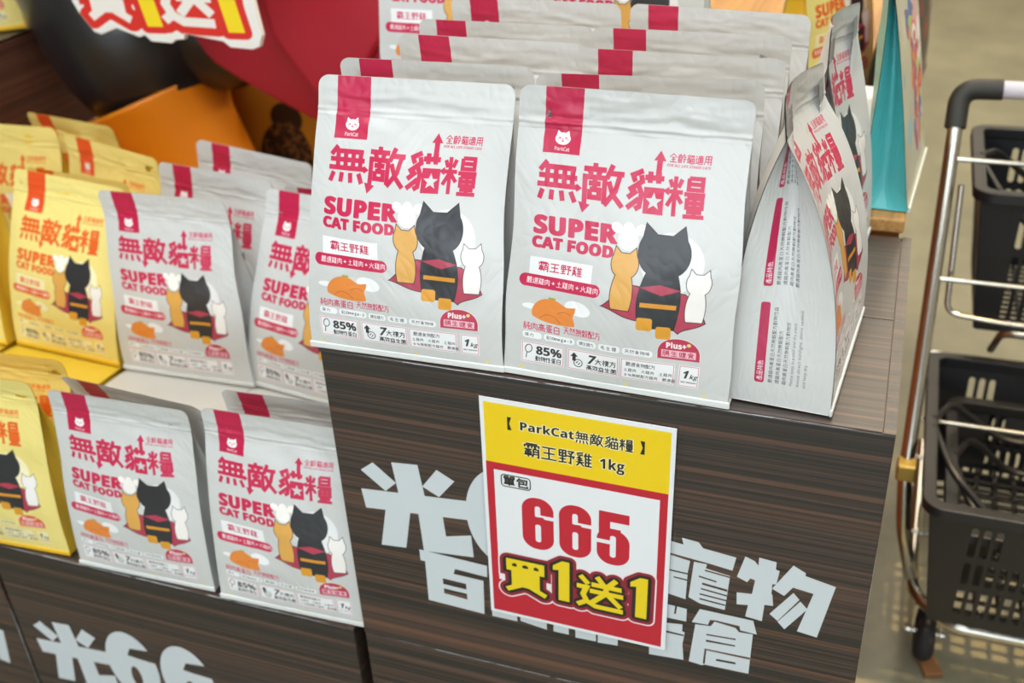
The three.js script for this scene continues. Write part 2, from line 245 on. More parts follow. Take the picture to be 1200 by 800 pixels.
// ---------------------------------------------------------------- stand-up pouch
const PW = 0.218;
function pouchShapes(o) {
  const { W = 0.218, foot = 0.226, H = 0.293, D = 0.076, tip = 0, bend = 0, bulge = 0.009, k = 1, wob = 1, skew = 0, tilt = 0, crease = 0.8, full = 1.7, curl = 0 } = o, s0 = rnd() * 100;
  const S = (t) => Math.min(t / 0.87, 1), half = (t) => (D / 2) * (1 - S(t) ** full);
  const width = (t) => { const d = (1 - t) * H, r = 0.011, w = THREE.MathUtils.lerp(foot, W, Math.min(1, t * 1.1)) / 2 - 0.0012 * Math.exp(-(((t - 0.62) / 0.16) ** 2)); return d < r ? w - (r - Math.sqrt(r * r - (r - d) ** 2)) : w; };
  const mid = (t) => -D / 2 - tip * t * t + bend * Math.sin(t * 3.14), shift = (t) => skew * t + 0.0025 * wob * noise3(s0, t * 2, 4);
  const ripple = (x, t) => wob * (0.0022 * noise3(x * 9 + s0, t * 2.6, 1) * Math.sin(Math.PI * Math.min(1, t * 1.02)) + 0.0005 * noise3(x * 22, t * 8 + s0, 5)
    + (t > 0.74 && t < 0.99 ? 0.0011 * Math.sin(((t - 0.74) / 0.25) * Math.PI) * noise3(x * 22 + s0, t * 26, 9) : 0));
  const zip = (t) => 0.0009 * (Math.exp(-(((t - 0.868) / 0.005) ** 2)) + Math.exp(-(((t - 0.886) / 0.005) ** 2)));
  const rows = []; for (let i = 0; i <= 34; i++) rows.push((0.86 * i) / 34); for (let i = 1; i <= 22; i++) rows.push(0.86 + (0.11 * i) / 22); for (let i = 1; i <= 9; i++) rows.push(0.97 + 0.03 * Math.sin((i / 9) * Math.PI / 2));
  function sheet(nx, ts, f) {
    const p = [], u = [], ix = [];
    ts.forEach((t, j) => { for (let i = 0; i <= nx; i++) { const [q, w] = f(i / nx, t, j); p.push(...q); u.push(...w); } });
    for (let j = 0; j < ts.length - 1; j++) for (let i = 0; i < nx; i++) { const a = j * (nx + 1) + i, b = a + nx + 1; ix.push(a, a + 1, b, a + 1, b + 1, b); }
    const g = new THREE.BufferGeometry(); g.setAttribute('position', new THREE.Float32BufferAttribute(p, 3)); g.setAttribute('uv', new THREE.Float32BufferAttribute(u, 2)); g.setIndex(ix); g.computeVertexNormals(); return g;
  }
  const thin = 0.0007, bowl = (x, t) => -curl * Math.max(0, 1 - (x / width(t)) ** 2) * Math.min(1, t * 1.7) * (t > 0.86 ? 1 - 0.45 * (t - 0.86) / 0.14 : 1), hump = (x, t) => { const w = width(t), e = Math.max(0, 1 - (x / w) ** 2); return bulge * e * Math.sin(Math.PI * Math.min(1, Math.max(0, t / 0.9))) ** 0.9; };
  const front = sheet(30, rows, (a, t) => { const x = (a * 2 - 1) * width(t), e = Math.min(1, 6 * (1 - Math.abs(a * 2 - 1))); return [[x + shift(t), t * (H + tilt * x), mid(t) + half(t) + thin + bowl(x, t) + hump(x, t) + e * ripple(x, t) * (t < 0.02 ? t * 50 : 1) + zip(t)], [0.5 + x / PW, t]]; });
  const few = rows.filter((t, i) => i % 2 === 0 || t > 0.965);
  const back = sheet(14, few, (a, t) => { const x = -(a * 2 - 1) * width(t), e = Math.min(1, 6 * (1 - Math.abs(a * 2 - 1))); return [[x + shift(t), t * (H + tilt * x), mid(t) - half(t) - thin + bowl(x, t) - hump(x, t) * 0.8 + e * ripple(x + 3, t) * 0.8], [0.5 - x / PW, t]]; });
  const low = few.filter((t) => t < 0.955), gusset = (sgn) => sheet(8, low, (a, t) => {
    const g = sgn > 0 ? a : 1 - a, h = half(t), fold = Math.sqrt(Math.max(0, (D / 2) ** 2 - h * h)) * crease, tri = 1 - Math.abs(2 * g - 1), puff = 0.003 * Math.sin(Math.PI * Math.min(1, t / 0.6)) * (t < 0.6 ? 1 : 0) * Math.sin(Math.PI * g);
    return [[sgn * (width(t) - 0.0012 - fold * tri + puff) + shift(t), t * (H + tilt * sgn * width(t)), mid(t) + h - g * 2 * h], [sgn > 0 ? g : 1 - g, t]];
  });
  const base = new THREE.PlaneGeometry(foot, D).rotateX(Math.PI / 2).translate(0, 0.0006, -D / 2);
  const hem = rbox(foot + 0.003, 0.0075, 0.0032, 0.0015, 0, 0.0038, 0.0008);
  return { front, back, left: gusset(-1), right: gusset(1), base, hem };
}
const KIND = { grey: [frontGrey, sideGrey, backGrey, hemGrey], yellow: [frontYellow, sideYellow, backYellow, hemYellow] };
function pouch(kind, label, [x, y, z], yaw = 0, o = {}) {
  const t = thing('cat_food_pouch', label, 'pouch', [x, y, z], o.group), s = pouchShapes(o), [f, sd, b, h] = KIND[kind];
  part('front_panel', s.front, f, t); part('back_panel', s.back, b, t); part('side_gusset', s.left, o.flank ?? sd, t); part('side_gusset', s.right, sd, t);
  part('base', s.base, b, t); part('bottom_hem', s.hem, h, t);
  t.rotation.set(o.pitch ?? 0, yaw, o.roll ?? 0, 'YXZ'); return t;
}

// ---------------------------------------------------------------- room
const floorCv = canvas(1024, 1024); {
  const c = floorCv.getContext('2d'), im = c.createImageData(1024, 1024);
  for (let y = 0; y < 1024; y++) for (let x = 0; x < 1024; x++) {
    const n = 0.55 * noise3(x / 190, y / 190, 0) + 0.3 * noise3(x / 60, y / 60, 7) + 0.18 * noise3(x / 14, y / 14, 3) + 0.08 * (rnd() - 0.5), i = (y * 1024 + x) * 4;
    im.data[i] = 126 + 18 * n; im.data[i + 1] = 124 + 17 * n; im.data[i + 2] = 104 + 14 * n; im.data[i + 3] = 255;
  }
  c.putImageData(im, 0, 0);
}
const X0 = -5, X1 = 4, Z0 = -7, Z1 = 4.5;
const floorTex = tex(floorCv, true, true); floorTex.repeat.set(4, 5);
structure('floor', box(X1 - X0, 0.1, Z1 - Z0, (X0 + X1) / 2, FLOOR - 0.05, (Z0 + Z1) / 2), std({ map: floorTex, roughness: 0.45 }), 'polished beige green concrete shop floor', 'floor');
const wallM = std({ color: '#b9b3a6', roughness: 0.9 }), ceilM = std({ color: '#c9c6c0', roughness: 0.95 });
const HH = CEIL - FLOOR, YM = (CEIL + FLOOR) / 2;
structure('ceiling', box(X1 - X0, 0.1, Z1 - Z0, (X0 + X1) / 2, CEIL + 0.05, (Z0 + Z1) / 2), ceilM, 'plain pale ceiling of the shop', 'ceiling');
structure('wall_back', box(X1 - X0, HH, 0.1, (X0 + X1) / 2, YM, Z0 - 0.05), wallM, 'plain greige wall at the back', 'wall');
structure('wall_front', box(X1 - X0, HH, 0.1, (X0 + X1) / 2, YM, Z1 + 0.05), wallM, 'plain greige wall behind the viewer', 'wall');
structure('wall_left', box(0.1, HH, Z1 - Z0, X0 - 0.05, YM, (Z0 + Z1) / 2), wallM, 'plain greige wall on the left', 'wall');
structure('wall_right', box(0.1, HH, Z1 - Z0, X1 + 0.05, YM, (Z0 + Z1) / 2), wallM, 'plain greige wall on the right', 'wall');
{ // shop window in the wall behind the viewer
  const g = new THREE.Group(); g.name = 'window_1'; g.userData = { kind: 'structure', label: 'wide shop window with pale daylight behind the viewer', category: 'window' }; g.position.set(-0.6, 0.45, Z1); scene.add(g);
  const frame = std({ color: '#6a6c6e', roughness: 0.5 }), w = 3.6, h = 2.0;
  part('pane', box(w, h, 0.01, 0, 0, -0.02), std({ color: '#dfe8f0', emissive: DAYLIGHT, emissiveIntensity: 2.5, roughness: 0.2 }), g);
  for (const y of [-h / 2, h / 2]) part('window_frame', box(w + 0.1, 0.06, 0.08, 0, y, -0.04), frame, g); for (const x of [-w / 2, 0, w / 2]) part('window_frame', box(0.06, h, 0.08, x, 0, -0.04), frame, g);
  const l = new THREE.RectAreaLight(DAYLIGHT, WINDOW_POWER, w, h); l.name = 'window_light'; l.position.z = -0.09; l.castShadow = true; g.add(l);
}
const glowCool = std({ color: '#ffffff', emissive: COOL, emissiveIntensity: 3 }), glowWarm = std({ color: '#ffffff', emissive: WARM, emissiveIntensity: 3 }), fittingM = std({ color: '#e8e8e6', roughness: 0.5 });
for (const [x, z] of panelSpots) {
  const t = thing('ceiling_lamp', z > 0 ? 'white framed light panel with cool tubes on the front ceiling' : 'white framed light panel with warm tubes on the rear ceiling', 'lamp', [x, CEIL, z], z > 0 ? 'cool ceiling panels' : 'warm ceiling panels');
  part('housing', box(0.66, 0.04, 1.26, 0, -0.02, 0), fittingM, t); part('diffuser', box(0.6, 0.006, 1.2, 0, -0.042, 0), z > 0 ? glowCool : glowWarm, t);
  const l = new THREE.RectAreaLight(z > 0 ? COOL : WARM, z > 0 ? POWER_COOL : POWER_WARM, 0.6, 1.2); l.name = 'panel_light'; l.position.set(0, -0.05, 0); l.rotation.x = -Math.PI / 2; l.castShadow = true; t.add(l);
}

{
  const t = thing('track_spot', 'white cylindrical warm spotlight on the ceiling over the side aisle', 'lamp', [1.0, CEIL, -0.1]);
  const aim = V(0.35, FLOOR, -0.6).sub(V(1.0, CEIL - 0.2, -0.1)).normalize(), q = new THREE.Quaternion().setFromUnitVectors(V(0, -1, 0), aim), head = V(0, -0.2, 0);
  part('stem', rod([0, 0, 0], [0, -0.16, 0], 0.008), fittingM, t);
  part('lamp_head', new THREE.CylinderGeometry(0.045, 0.05, 0.12, 28, 1, true).applyQuaternion(q).translate(...head.toArray()), std({ color: '#e8e8e6', roughness: 0.5, side: THREE.DoubleSide }), t);
  const face = head.clone().addScaledVector(aim, 0.05); part('lens', new THREE.CylinderGeometry(0.044, 0.044, 0.006, 28).applyQuaternion(q).translate(...face.toArray()), std({ color: '#ffffff', emissive: SPOT_WARM, emissiveIntensity: 4 }), t);
  const l = new THREE.SpotLight(SPOT_WARM, SPOT_POWER, 0, 0.25, 0.5, 2); l.name = 'spot_light'; l.position.copy(head.clone().addScaledVector(aim, 0.065)); l.shadow.radius = 2; l.castShadow = true; t.add(l); l.target.position.copy(head.clone().addScaledVector(aim, 2)); t.add(l.target); l.target.name = 'spot_target';
}

// ---------------------------------------------------------------- wood-print display boxes
const BW = 0.598, BH = 0.4255, BD = 0.44;
function grain(c, w, h, horizontal = true, sd = 0) {
  const n = horizontal ? h : w;
  for (let i = 0; i < n; i++) {
    const a = noise3(i / 55, sd, 1), b = noise3(i / 17, sd, 2), d = noise3(i / 5, sd, 3); let v = 0.42 + 0.4 * a + 0.36 * b + 0.2 * d;
    v = Math.max(0, Math.min(1, v)); const warm = Math.max(0, Math.min(1, 0.5 + 0.9 * noise3(i / 26, sd, 8)));
    const r = 34 + 54 * v + 24 * warm * v, g = 31 + 37 * v + 5 * warm * v, bl = 29 + 28 * v - 3 * warm;
    c.fillStyle = `rgb(${r | 0},${g | 0},${bl | 0})`; horizontal ? c.fillRect(0, i, w, 1) : c.fillRect(i, 0, 1, h);
  }
  for (let k = 0; k < 1500; k++) {
    const L = 60 + rnd() * 420, x = rnd() * w - 60, y = rnd() * h, light = rnd() > 0.55;
    c.fillStyle = light ? `rgba(150,112,88,${0.05 + rnd() * 0.1})` : `rgba(24,22,20,${0.06 + rnd() * 0.14})`;
    horizontal ? c.fillRect(x, y, L, 1 + rnd() * 2) : c.fillRect(y, x, 1 + rnd() * 2, L);
  }
}
const ON = [[29, 157, 46, 143, 73, 167, 58, 182], [70, 138, 103, 135, 108, 179, 75, 187], [106, 165, 126, 137, 147, 149, 126, 176], [26, 185, 159, 174, 170, 201, 29, 213], [55, 209, 87, 207, 76, 264, 43, 267], [97, 203, 128, 201, 130, 233, 162, 224, 163, 257, 99, 263],
  [93, 262, 179, 266, 178, 284, 93, 279], [99, 279, 138, 280, 135, 290, 173, 291, 171, 345, 98, 342],
  [472, 177, 482, 181, 486, 186, 486, 175, 504, 177, 504, 187, 508, 188, 506, 207, 502, 208, 502, 222, 503, 222, 505, 238, 496, 239, 495, 263, 477, 261, 479, 244, 467, 246, 466, 229, 482, 227, 484, 207, 479, 206, 476, 212, 465, 207],
  [521, 177, 534, 184, 534, 188, 565, 195, 553, 270, 532, 267, 544, 210, 523, 207, 515, 221, 502, 214], [524, 214, 531, 222, 511, 258, 502, 250], [532, 224, 540, 233, 519, 268, 511, 259],
  [376, 173, 407, 177, 405, 168, 423, 170, 428, 177, 463, 181, 460, 200, 439, 197, 376, 190], [376, 192, 415, 198, 413, 215, 412, 254, 376, 248], [419, 198, 433, 198, 432, 204, 458, 208, 455, 258, 428, 256, 415, 250],
  [380, 266, 414, 268, 414, 287, 378, 287], [372, 293, 410, 292, 410, 303, 413, 304, 411, 323, 413, 347, 373, 350, 373, 336, 376, 334],
  [428, 264, 486, 265, 491, 284, 473, 283, 472, 277, 447, 276, 440, 277, 438, 285, 420, 286], [424, 288, 441, 286, 445, 278, 468, 281, 472, 286, 487, 285, 486, 346, 437, 347, 434, 349, 419, 347],
  [182, 268, 213, 268, 213, 345, 181, 345], [217, 275, 250, 275, 250, 348, 217, 343], [260, 270, 278, 270, 277, 348, 258, 348], [285, 270, 310, 272, 310, 349, 285, 350], [313, 290, 337, 292, 336, 348, 312, 350]];
const OFF = [[120, 301, 150, 302, 150, 311, 120, 310], [120, 317, 150, 318, 150, 327, 120, 325], [393, 215, 416, 216, 415, 218, 393, 217], [398, 224, 415, 225, 415, 227, 398, 226], [431, 206, 458, 209, 458, 211, 431, 208], [425, 216, 444, 219, 444, 221, 425, 218],
  [429, 225, 456, 228, 456, 231, 429, 228], [428, 233, 456, 236, 456, 238, 428, 235], [427, 241, 456, 243, 456, 245, 427, 243], [427, 248, 455, 250, 455, 252, 427, 250], [401, 267, 403, 267, 402, 279, 400, 279], [392, 292, 414, 290, 413, 292, 392, 295], [391, 307, 412, 308, 412, 310, 391, 310],
  [437, 299, 469, 297, 469, 299, 437, 301], [437, 308, 469, 307, 469, 309, 437, 311], [436, 322, 486, 321, 486, 324, 438, 324, 437, 346, 435, 346], [450, 334, 471, 333, 471, 336, 449, 337], [185, 300, 207, 300, 207, 303, 185, 303], [221, 322, 246, 325, 246, 328, 221, 325]];
function boxPrint(sd) {
  const k = 2048 / 598, cv = canvas(2048, 1458), c = cv.getContext('2d'); grain(c, 2048, 1458, true, sd); c.scale(k, k);
  const wood = (draw) => { c.save(); c.beginPath(); draw(); c.clip(); c.setTransform(1, 0, 0, 1, 0, 0); grain(c, 2048, 1458, true, sd); c.restore(); };
  const path = (p) => { for (let i = 0; i < p.length; i += 2) i ? c.lineTo(p[i], p[i + 1]) : c.moveTo(p[0], p[1]); c.closePath(); };
  const white = '#c9d0d4'; c.fillStyle = white; for (const p of ON) poly(c, p);
  for (const x of [204, 302]) { c.beginPath(); c.ellipse(x, 190, 46, 70, 0, 0, 7); c.fill(); }
  wood(() => { for (const p of OFF) path(p); for (const x of [204, 302]) { path([x - 4, 168, x + 4, 152, x + 52, 146, x + 52, 172, x + 12, 170]); c.moveTo(x + 12, 212); c.ellipse(x + 2, 212, 9, 22, 0, 0, 7); } });
  return tex(cv);
}
const printA = boxPrint(3), printB = boxPrint(21);
const boxRough = { roughness: 0.5, clearcoat: 1, clearcoatRoughness: 0.5 };
const frontRough = { roughness: 0.5, clearcoat: 0.2, clearcoatRoughness: 0.35 }, frontA = phys({ map: printA, ...frontRough }), frontB = phys({ map: printB, ...frontRough });
const woodCv = canvas(1024, 1024); grain(woodCv.getContext('2d'), 1024, 1024, true, 40); const woodM = phys({ map: tex(woodCv, true, true), ...boxRough });
const coreM = std({ color: '#8f7a5c', roughness: 0.9 });
function displayBox(label, [x, y, z], front, o = {}) {        // x, y, z: front top left corner
  const { w = BW, h = BH, d = BD, flaps = 2 } = o, t = thing('display_box', label, 'display box', [x, y, z], o.group), e = 0.003;
  part('core', box(w - 0.006, h - 0.006, d - 0.006, w / 2, -h / 2, -d / 2), coreM, t);
  part('front_panel', rbox(w, h - 0.001, e, 0.0012, w / 2, -h / 2, -e / 2), front, t, 'front panel with wood grain print and white lettering');
  part('side_panel', box(d - 2 * e, h - 0.002, e).rotateY(Math.PI / 2).translate(w - e / 2, -h / 2, -d / 2), woodM, t);
  part('side_panel', box(d - 2 * e, h - 0.002, e).rotateY(Math.PI / 2).translate(e / 2, -h / 2, -d / 2), woodM, t);
  part('back_panel', box(w, h, e, w / 2, -h / 2, -d + e / 2), woodM, t);
  for (let i = 0; i < flaps; i++) { const L = (d - 0.002) / flaps; part('top_flap', box(w - 0.012, 0.003, L - 0.0016, w / 2 - 0.006, -0.0005, -0.001 - L * (i + 0.5)).translate(0, 0, 0), woodM, t); }
  part('edge_strip', box(0.011, 0.004, d, w - 0.0055, -0.0006, -d / 2), woodM, t);
  return t;
}
displayBox('tall dark wood-print box carrying the red price card', [-BW, 0, 0], frontA);
displayBox('dark wood-print box underneath the box with the price card', [-BW, -BH - 0.003, -0.002], frontB);
displayBox('low dark wood-print box carrying grey pouches left of the price card box', [-1.212, -BH - 0.0005, 0], frontA);
displayBox('low dark wood-print box under the yellow pouches', [-1.822, -BH - 0.0005, -0.004], frontB);
for (const [x, w] of [[-1.212, 0.39], [-1.822, BW]]) displayBox(x > -1.5 ? 'rear dark wood-print box in the row under the black display figure' : 'rear dark wood-print box under the yellow pouches', [x, -BH - 0.0005, -0.4425], frontB, { d: 0.9, w });

// dark wood box at the rear left, its long side towards the aisle
const rearCv = canvas(1024, 512); { const c = rearCv.getContext('2d'); grain(c, 1024, 512, true, 60); c.fillStyle = 'rgba(128,62,36,.38)'; c.fillRect(0, 0, 1024, 512); c.fillStyle = '#b9b3a2'; c.beginPath(); c.ellipse(470, 330, 60, 44, 0, 0, 7); c.fill(); poly(c, [640, 300, 668, 330, 700, 318, 684, 352, 700, 380, 664, 370, 636, 388, 640, 350]); }
{
  const t = thing('display_box', 'dark brown wood-print box behind the yellow pouches, long side to the aisle', 'display box', [-2.3, -BH, -0.5]);
  part('core', box(0.64, 0.52, 1.1, 0.325, 0.26, -0.6), coreM, t); part('side_panel', box(1.12, 0.526, 0.004).rotateY(Math.PI / 2).translate(0.65, 0.263, -0.6), std({ map: tex(rearCv), roughness: 0.6 }), t);
  part('top_panel', box(0.654, 0.004, 1.12, 0.325, 0.524, -0.6), woodM, t); part('front_panel', box(0.654, 0.526, 0.004, 0.325, 0.263, -0.042), woodM, t);
}
// light wood stand behind the tall box
const oakCv = canvas(512, 1024); { const c = oakCv.getContext('2d'); c.fillStyle = '#b98a4e'; c.fillRect(0, 0, 512, 1024); for (let k = 0; k < 2400; k++) { c.fillStyle = rnd() > 0.5 ? 'rgba(214,170,104,.13)' : 'rgba(110,70,32,.12)'; c.fillRect(rnd() * 512, rnd() * 1024 - 100, 1 + rnd() * 2, 60 + rnd() * 300); } }
const oakM = std({ map: tex(oakCv, true, true), roughness: 0.5 }), oakFront = std({ color: '#8a4b22', roughness: 0.55 });
{
  const t = thing('wooden_stand', 'light oak topped wooden stand with a reddish brown front behind the tall box', 'stand', [-0.41, FLOOR, -1.12]);
  part('top_board', rbox(0.8, 0.02, 1.34, 0.004, 0, 0.02 - FLOOR - 0.01, 0), oakM, t); part('front_board', box(0.79, 0.855, 0.02, 0, 0.4275, 0.655), oakFront, t);
  part('side_board', box(0.02, 0.855, 1.3, 0.385, 0.4275, 0), oakFront, t); part('side_board', box(0.02, 0.855, 1.3, -0.385, 0.4275, 0), oakFront, t); part('back_board', box(0.79, 0.855, 0.02, 0, 0.4275, -0.655), oakFront, t);
}

// ---------------------------------------------------------------- pouches on the tall box
const G1 = 'grey pouches packed on the tall box';
pouch('grey', 'grey cat food pouch at the front corner of the tall box above the lettering', [-0.4967, 0.003, -0.003], 0.018, { W: 0.2092, H: 0.2828, tip: 0.0267, skew: 0.01, foot: 0.2211 });
pouch('grey', 'grey cat food pouch at the front of the tall box, right above the price card', [-0.2697, 0.003, -0.003], -0.031, { W: 0.2181, H: 0.2911, tip: 0.0033, skew: 0.0063, foot: 0.2315 });
const nth = ['second', 'third', 'fourth', 'fifth'];
[[-0.4834, -0.0835, 0.02, -0.0059, 0.2865, 0.2113], [-0.4572, -0.1636, -0.021, -0.0044, 0.2901, 0.216], [-0.471, -0.2435, -0.017, -0.0065, 0.2869, 0.2108], [-0.4636, -0.331, -0.039, -0.0041, 0.2914, 0.2163]].forEach(([x, z, yaw, tip, H, W], i) =>
  pouch('grey', `grey cat food pouch, ${nth[i]} from the front in the row behind the corner pouch`, [x, 0.003, z], yaw, { tip, H, W, group: G1 }));
[[-0.2605, -0.0835, 0.069, -0.0157, 0.2868, 0.2172], [-0.2542, -0.1636, -0.03, -0.0108, 0.2859, 0.2146], [-0.2588, -0.2435, -0.018, -0.0106, 0.2868, 0.216], [-0.2502, -0.3315, -0.119, 0.0014, 0.2871, 0.2109]].forEach(([x, z, yaw, tip, H, W], i) =>
  pouch('grey', `grey cat food pouch, ${nth[i]} from the front in the row above the price card`, [x, 0.003, z], yaw, { tip, H, W, group: G1 }));
pouch('grey', 'grey cat food pouch turned sideways at the box corner, printed flank to the front', [-0.053, 0.003, -0.119], 1.5, { W: 0.205, foot: 0.216, H: 0.2864, tip: 0.02, D: 0.098, skew: 0.006, tilt: -0.13, crease: 0.6, full: 2.8, curl: 0.014, bulge: 0, flank: flankGrey });
pouch('grey', 'grey cat food pouch turned sideways, behind the pouch with the printed flank', [-0.06, 0.003, -0.336], 1.494, { W: 0.205, foot: 0.212, tip: 0.004, D: 0.078, skew: 0.006, tilt: -0.1, curl: 0.02, bulge: 0, H: 0.2934, flank: flankGrey });
// on the wooden stand
for (const x of [-0.634, -0.394, -0.165]) {
  const at = x < -0.5 ? 'left' : x < -0.3 ? 'middle' : 'right', l = pouch('grey', `grey cat food pouch lying flat on the wooden stand under the ${at} standing one`, [x, 0.102, -0.5], 0, { pitch: -Math.PI / 2, bulge: 0.002, tip: -0.02, group: 'pouches on the wooden stand' }); l.position.y = 0.1;
  if (at !== 'right') pouch('grey', `grey cat food pouch standing on a lying pouch at the ${at} of the wooden stand`, [x, 0.108, -0.505], 0, { D: 0.07, group: 'pouches on the wooden stand' });
}
pouch('grey', 'grey cat food pouch facing the aisle at the far end of the wooden stand', [-0.185, 0.021, -1.3], 1.5, { D: 0.07 });
pouch('yellow', 'yellow cat food pouch on the wooden stand behind the sideways grey pouches', [-0.125, 0.021, -0.86], 1.2, { D: 0.07, H: 0.3 });

// teal and dark pouches of other kinds on the wooden stand
function patchPrint(base, blobs) {
  const cv = canvas(512, 700), c = cv.getContext('2d'); c.fillStyle = base; c.fillRect(0, 0, 512, 700);
  for (const [x, y, rx, ry, rot, col] of blobs) { c.fillStyle = col; c.beginPath(); c.ellipse(x, y, rx, ry, rot, 0, 7); c.fill(); } return foil({ map: tex(cv) });
}
const fruit = []; for (let i = 0; i < 60; i++) { const a = rnd(); fruit.push([300 + rnd() * 190 - a * 40, 240 + i * 6 + rnd() * 30, 16 + rnd() * 26, 14 + rnd() * 20, rnd() * 3, ['#d96a7c', '#e8a0a8', '#e38a3c', '#5470a8', '#b9c86a', '#c94f62', '#efe6e2', '#a74a72'][Math.floor(rnd() * 8)]]); }
KIND.teal = [patchPrint('#c3c2ab', [[120, 520, 60, 40, 0.3, '#9cc7cc'], [80, 380, 26, 20, 0, '#7fb2d2'], [200, 90, 90, 40, 0.6, '#d3cfae'], [60, 160, 30, 60, 0.2, '#c9574e'], ...fruit]), foil({ color: '#4fb3b6' }), foil({ color: '#5ab4b4' }), foil({ color: '#d7dad0', bumpScale: 0 })];
const night = []; for (let i = 0; i < 60; i++) night.push([rnd() * 512, rnd() * 700, 14 + rnd() * 40, 10 + rnd() * 26, rnd() * 3, ['#2a2a2c', '#7c2530', '#4a4b4c', '#c9803a', '#8e8a86', '#a32f36', '#1e1f20'][Math.floor(rnd() * 7)]]);
KIND.dark = [patchPrint('#2b2526', night), foil({ color: '#262223' }), foil({ color: '#7c2530' }), foil({ color: '#5a1e26', bumpScale: 0 })];
pouch('teal', 'teal sided treat pouch with fruit print facing the aisle on the wooden stand', [0.0, 0.021, -0.585], 1.5, { D: 0.07, W: 0.22, H: 0.34, tip: 0.03, curl: 0.012, bulge: 0.006, full: 0.75, crease: 0.95 });
pouch('dark', 'dark and red pouch facing the aisle beyond the teal treat pouch', [-0.01, 0.021, -1.0], 1.5, { D: 0.07, W: 0.24, foot: 0.24, H: 0.3, tip: -0.01 });
pouch('dark', 'dark and red pouch facing the aisle at the far corner of the wooden stand', [-0.01, 0.021, -1.42], 1.5, { D: 0.07, W: 0.24, foot: 0.24, H: 0.3 });

// ---------------------------------------------------------------- pouches on the low boxes
const YL = -BH + 0.003, YU = -0.28;
pouch('grey', 'grey cat food pouch at the front of the low box, next to the tall box', [-0.7009, YL, -0.004], 0.031, { W: 0.2046, H: 0.287, tip: -0.004, skew: -0.0018, foot: 0.222 });
pouch('grey', 'grey cat food pouch at the front of the low box, next to the yellow one', [-0.9358, YL, -0.004], 0.029, { W: 0.2117, H: 0.28, tip: -0.014, skew: 0.0068, foot: 0.2176 });
pouch('yellow', 'yellow cat food pouch at the front edge of the low box', [-1.1821, YL, -0.004], 0.054, { W: 0.2173, H: 0.282, tip: -0.0177, skew: 0.0047, foot: 0.2226 });
pouch('grey', 'grey cat food pouch behind the front pouch next to the tall box', [-0.7061, YL, -0.0845], 0.053, { W: 0.2151, H: 0.2818, tip: -0.0327, skew: 0.0032 });
pouch('grey', 'grey cat food pouch behind the front pouch next to the yellow one', [-0.9353, YL, -0.086], -0.07, { W: 0.2281, H: 0.277, tip: -0.07, skew: 0.0063 });
pouch('yellow', 'yellow cat food pouch behind the front yellow pouch on the low box', [-1.2, YL, -0.09], 0.06, { tip: -0.02, H: 0.262 });
// lying pouches, two deep, carry the upper row
const lying = [['grey', -0.8, -0.205, 0.29, 'beside the tall box'], ['grey', -1.025, -0.205, 0.29, 'next to the lying yellow ones'], ['yellow', -1.262, -0.205, 0.29, 'next to the lying grey ones'], ['yellow', -1.5, -0.205, 0.29, 'at the outer end'], ['yellow', -1.262, -0.5, 0.19, 'behind the lying yellow pouches next to the grey ones'], ['yellow', -1.5, -0.5, 0.19, 'at the rear outer end']];
for (const [kind, x, z, H, where] of lying) for (const lay of [0, 1]) {
  const t = pouch(kind, `${kind} pouch lying ${lay ? 'on top' : 'underneath'} ${where}`, [x + (lay ? 0 : 0.004), YL + 0.0725 * (lay + 1), z - (lay ? 0 : 0.005)], 0, { H, bulge: 0, wob: 0.25, D: 0.07, group: `${kind} pouches lying under the upper row` });
  if (lay) { t.rotation.set(-Math.PI / 2, Math.PI, 0, 'XYZ'); t.position.y -= 0.0715; } else t.rotation.set(-Math.PI / 2, 0, 0);
}
pouch('grey', 'grey cat food pouch on lying pouches, next to a yellow one', [-1.023, YU, -0.283], 0.033, { W: 0.2138, H: 0.2915, tip: -0.0059, skew: -0.003, foot: 0.232 });
pouch('grey', 'grey cat food pouch standing on lying pouches right beside the tall box', [-0.8033, YU, -0.279], -0.133, { W: 0.2133, H: 0.2907, tip: 0.0498, skew: 0.0097, foot: 0.2285 });
pouch('grey', 'grey cat food pouch, second of three in the upper row beside the yellow pouches', [-1.013, YU, -0.371], -0.149, { W: 0.226, H: 0.2924, tip: 0.0074, skew: 0.0053, group: 'upper row of grey pouches' });
pouch('grey', 'grey cat food pouch, third of three in the upper row beside the yellow pouches', [-1.0058, YU, -0.463], -0.143, { W: 0.23, H: 0.2915, tip: 0.0081, skew: 0.011, tilt: -0.05, group: 'upper row of grey pouches' });
pouch('grey', 'grey cat food pouch hidden behind the upper pouch beside the tall box', [-0.775, YU, -0.372], -0.05, { H: 0.28, group: 'upper row of grey pouches' });
pouch('yellow', 'yellow cat food pouch standing on lying yellow pouches beside the upper grey pouches', [-1.2595, YU, -0.2911], -0.079, { W: 0.224, foot: 0.218, H: 0.2785, tip: 0.0407, skew: 0.0172, tilt: -0.04 });
pouch('yellow', 'yellow cat food pouch at the outer end of the upper yellow row', [-1.4951, YU, -0.2921], -0.017, { W: 0.2185, H: 0.2825, tip: 0.0331, skew: 0.0089 });
pouch('yellow', 'yellow cat food pouch, third from the front, touching the grey upper row', [-1.2557, YU, -0.445], -0.235, { W: 0.2289, H: 0.29, tilt: -0.03, skew: 0.004, group: 'rear yellow pouches' });
pouch('yellow', 'yellow cat food pouch tucked right behind the upper yellow pouch', [-1.25, YU, -0.372], -0.1, { H: 0.272, D: 0.05, group: 'rear yellow pouches' });
pouch('yellow', 'yellow cat food pouch, second from the front at the outer end', [-1.4968, YU, -0.4806], 0.037, { H: 0.2934, tip: 0.0063, group: 'rear yellow pouches' });
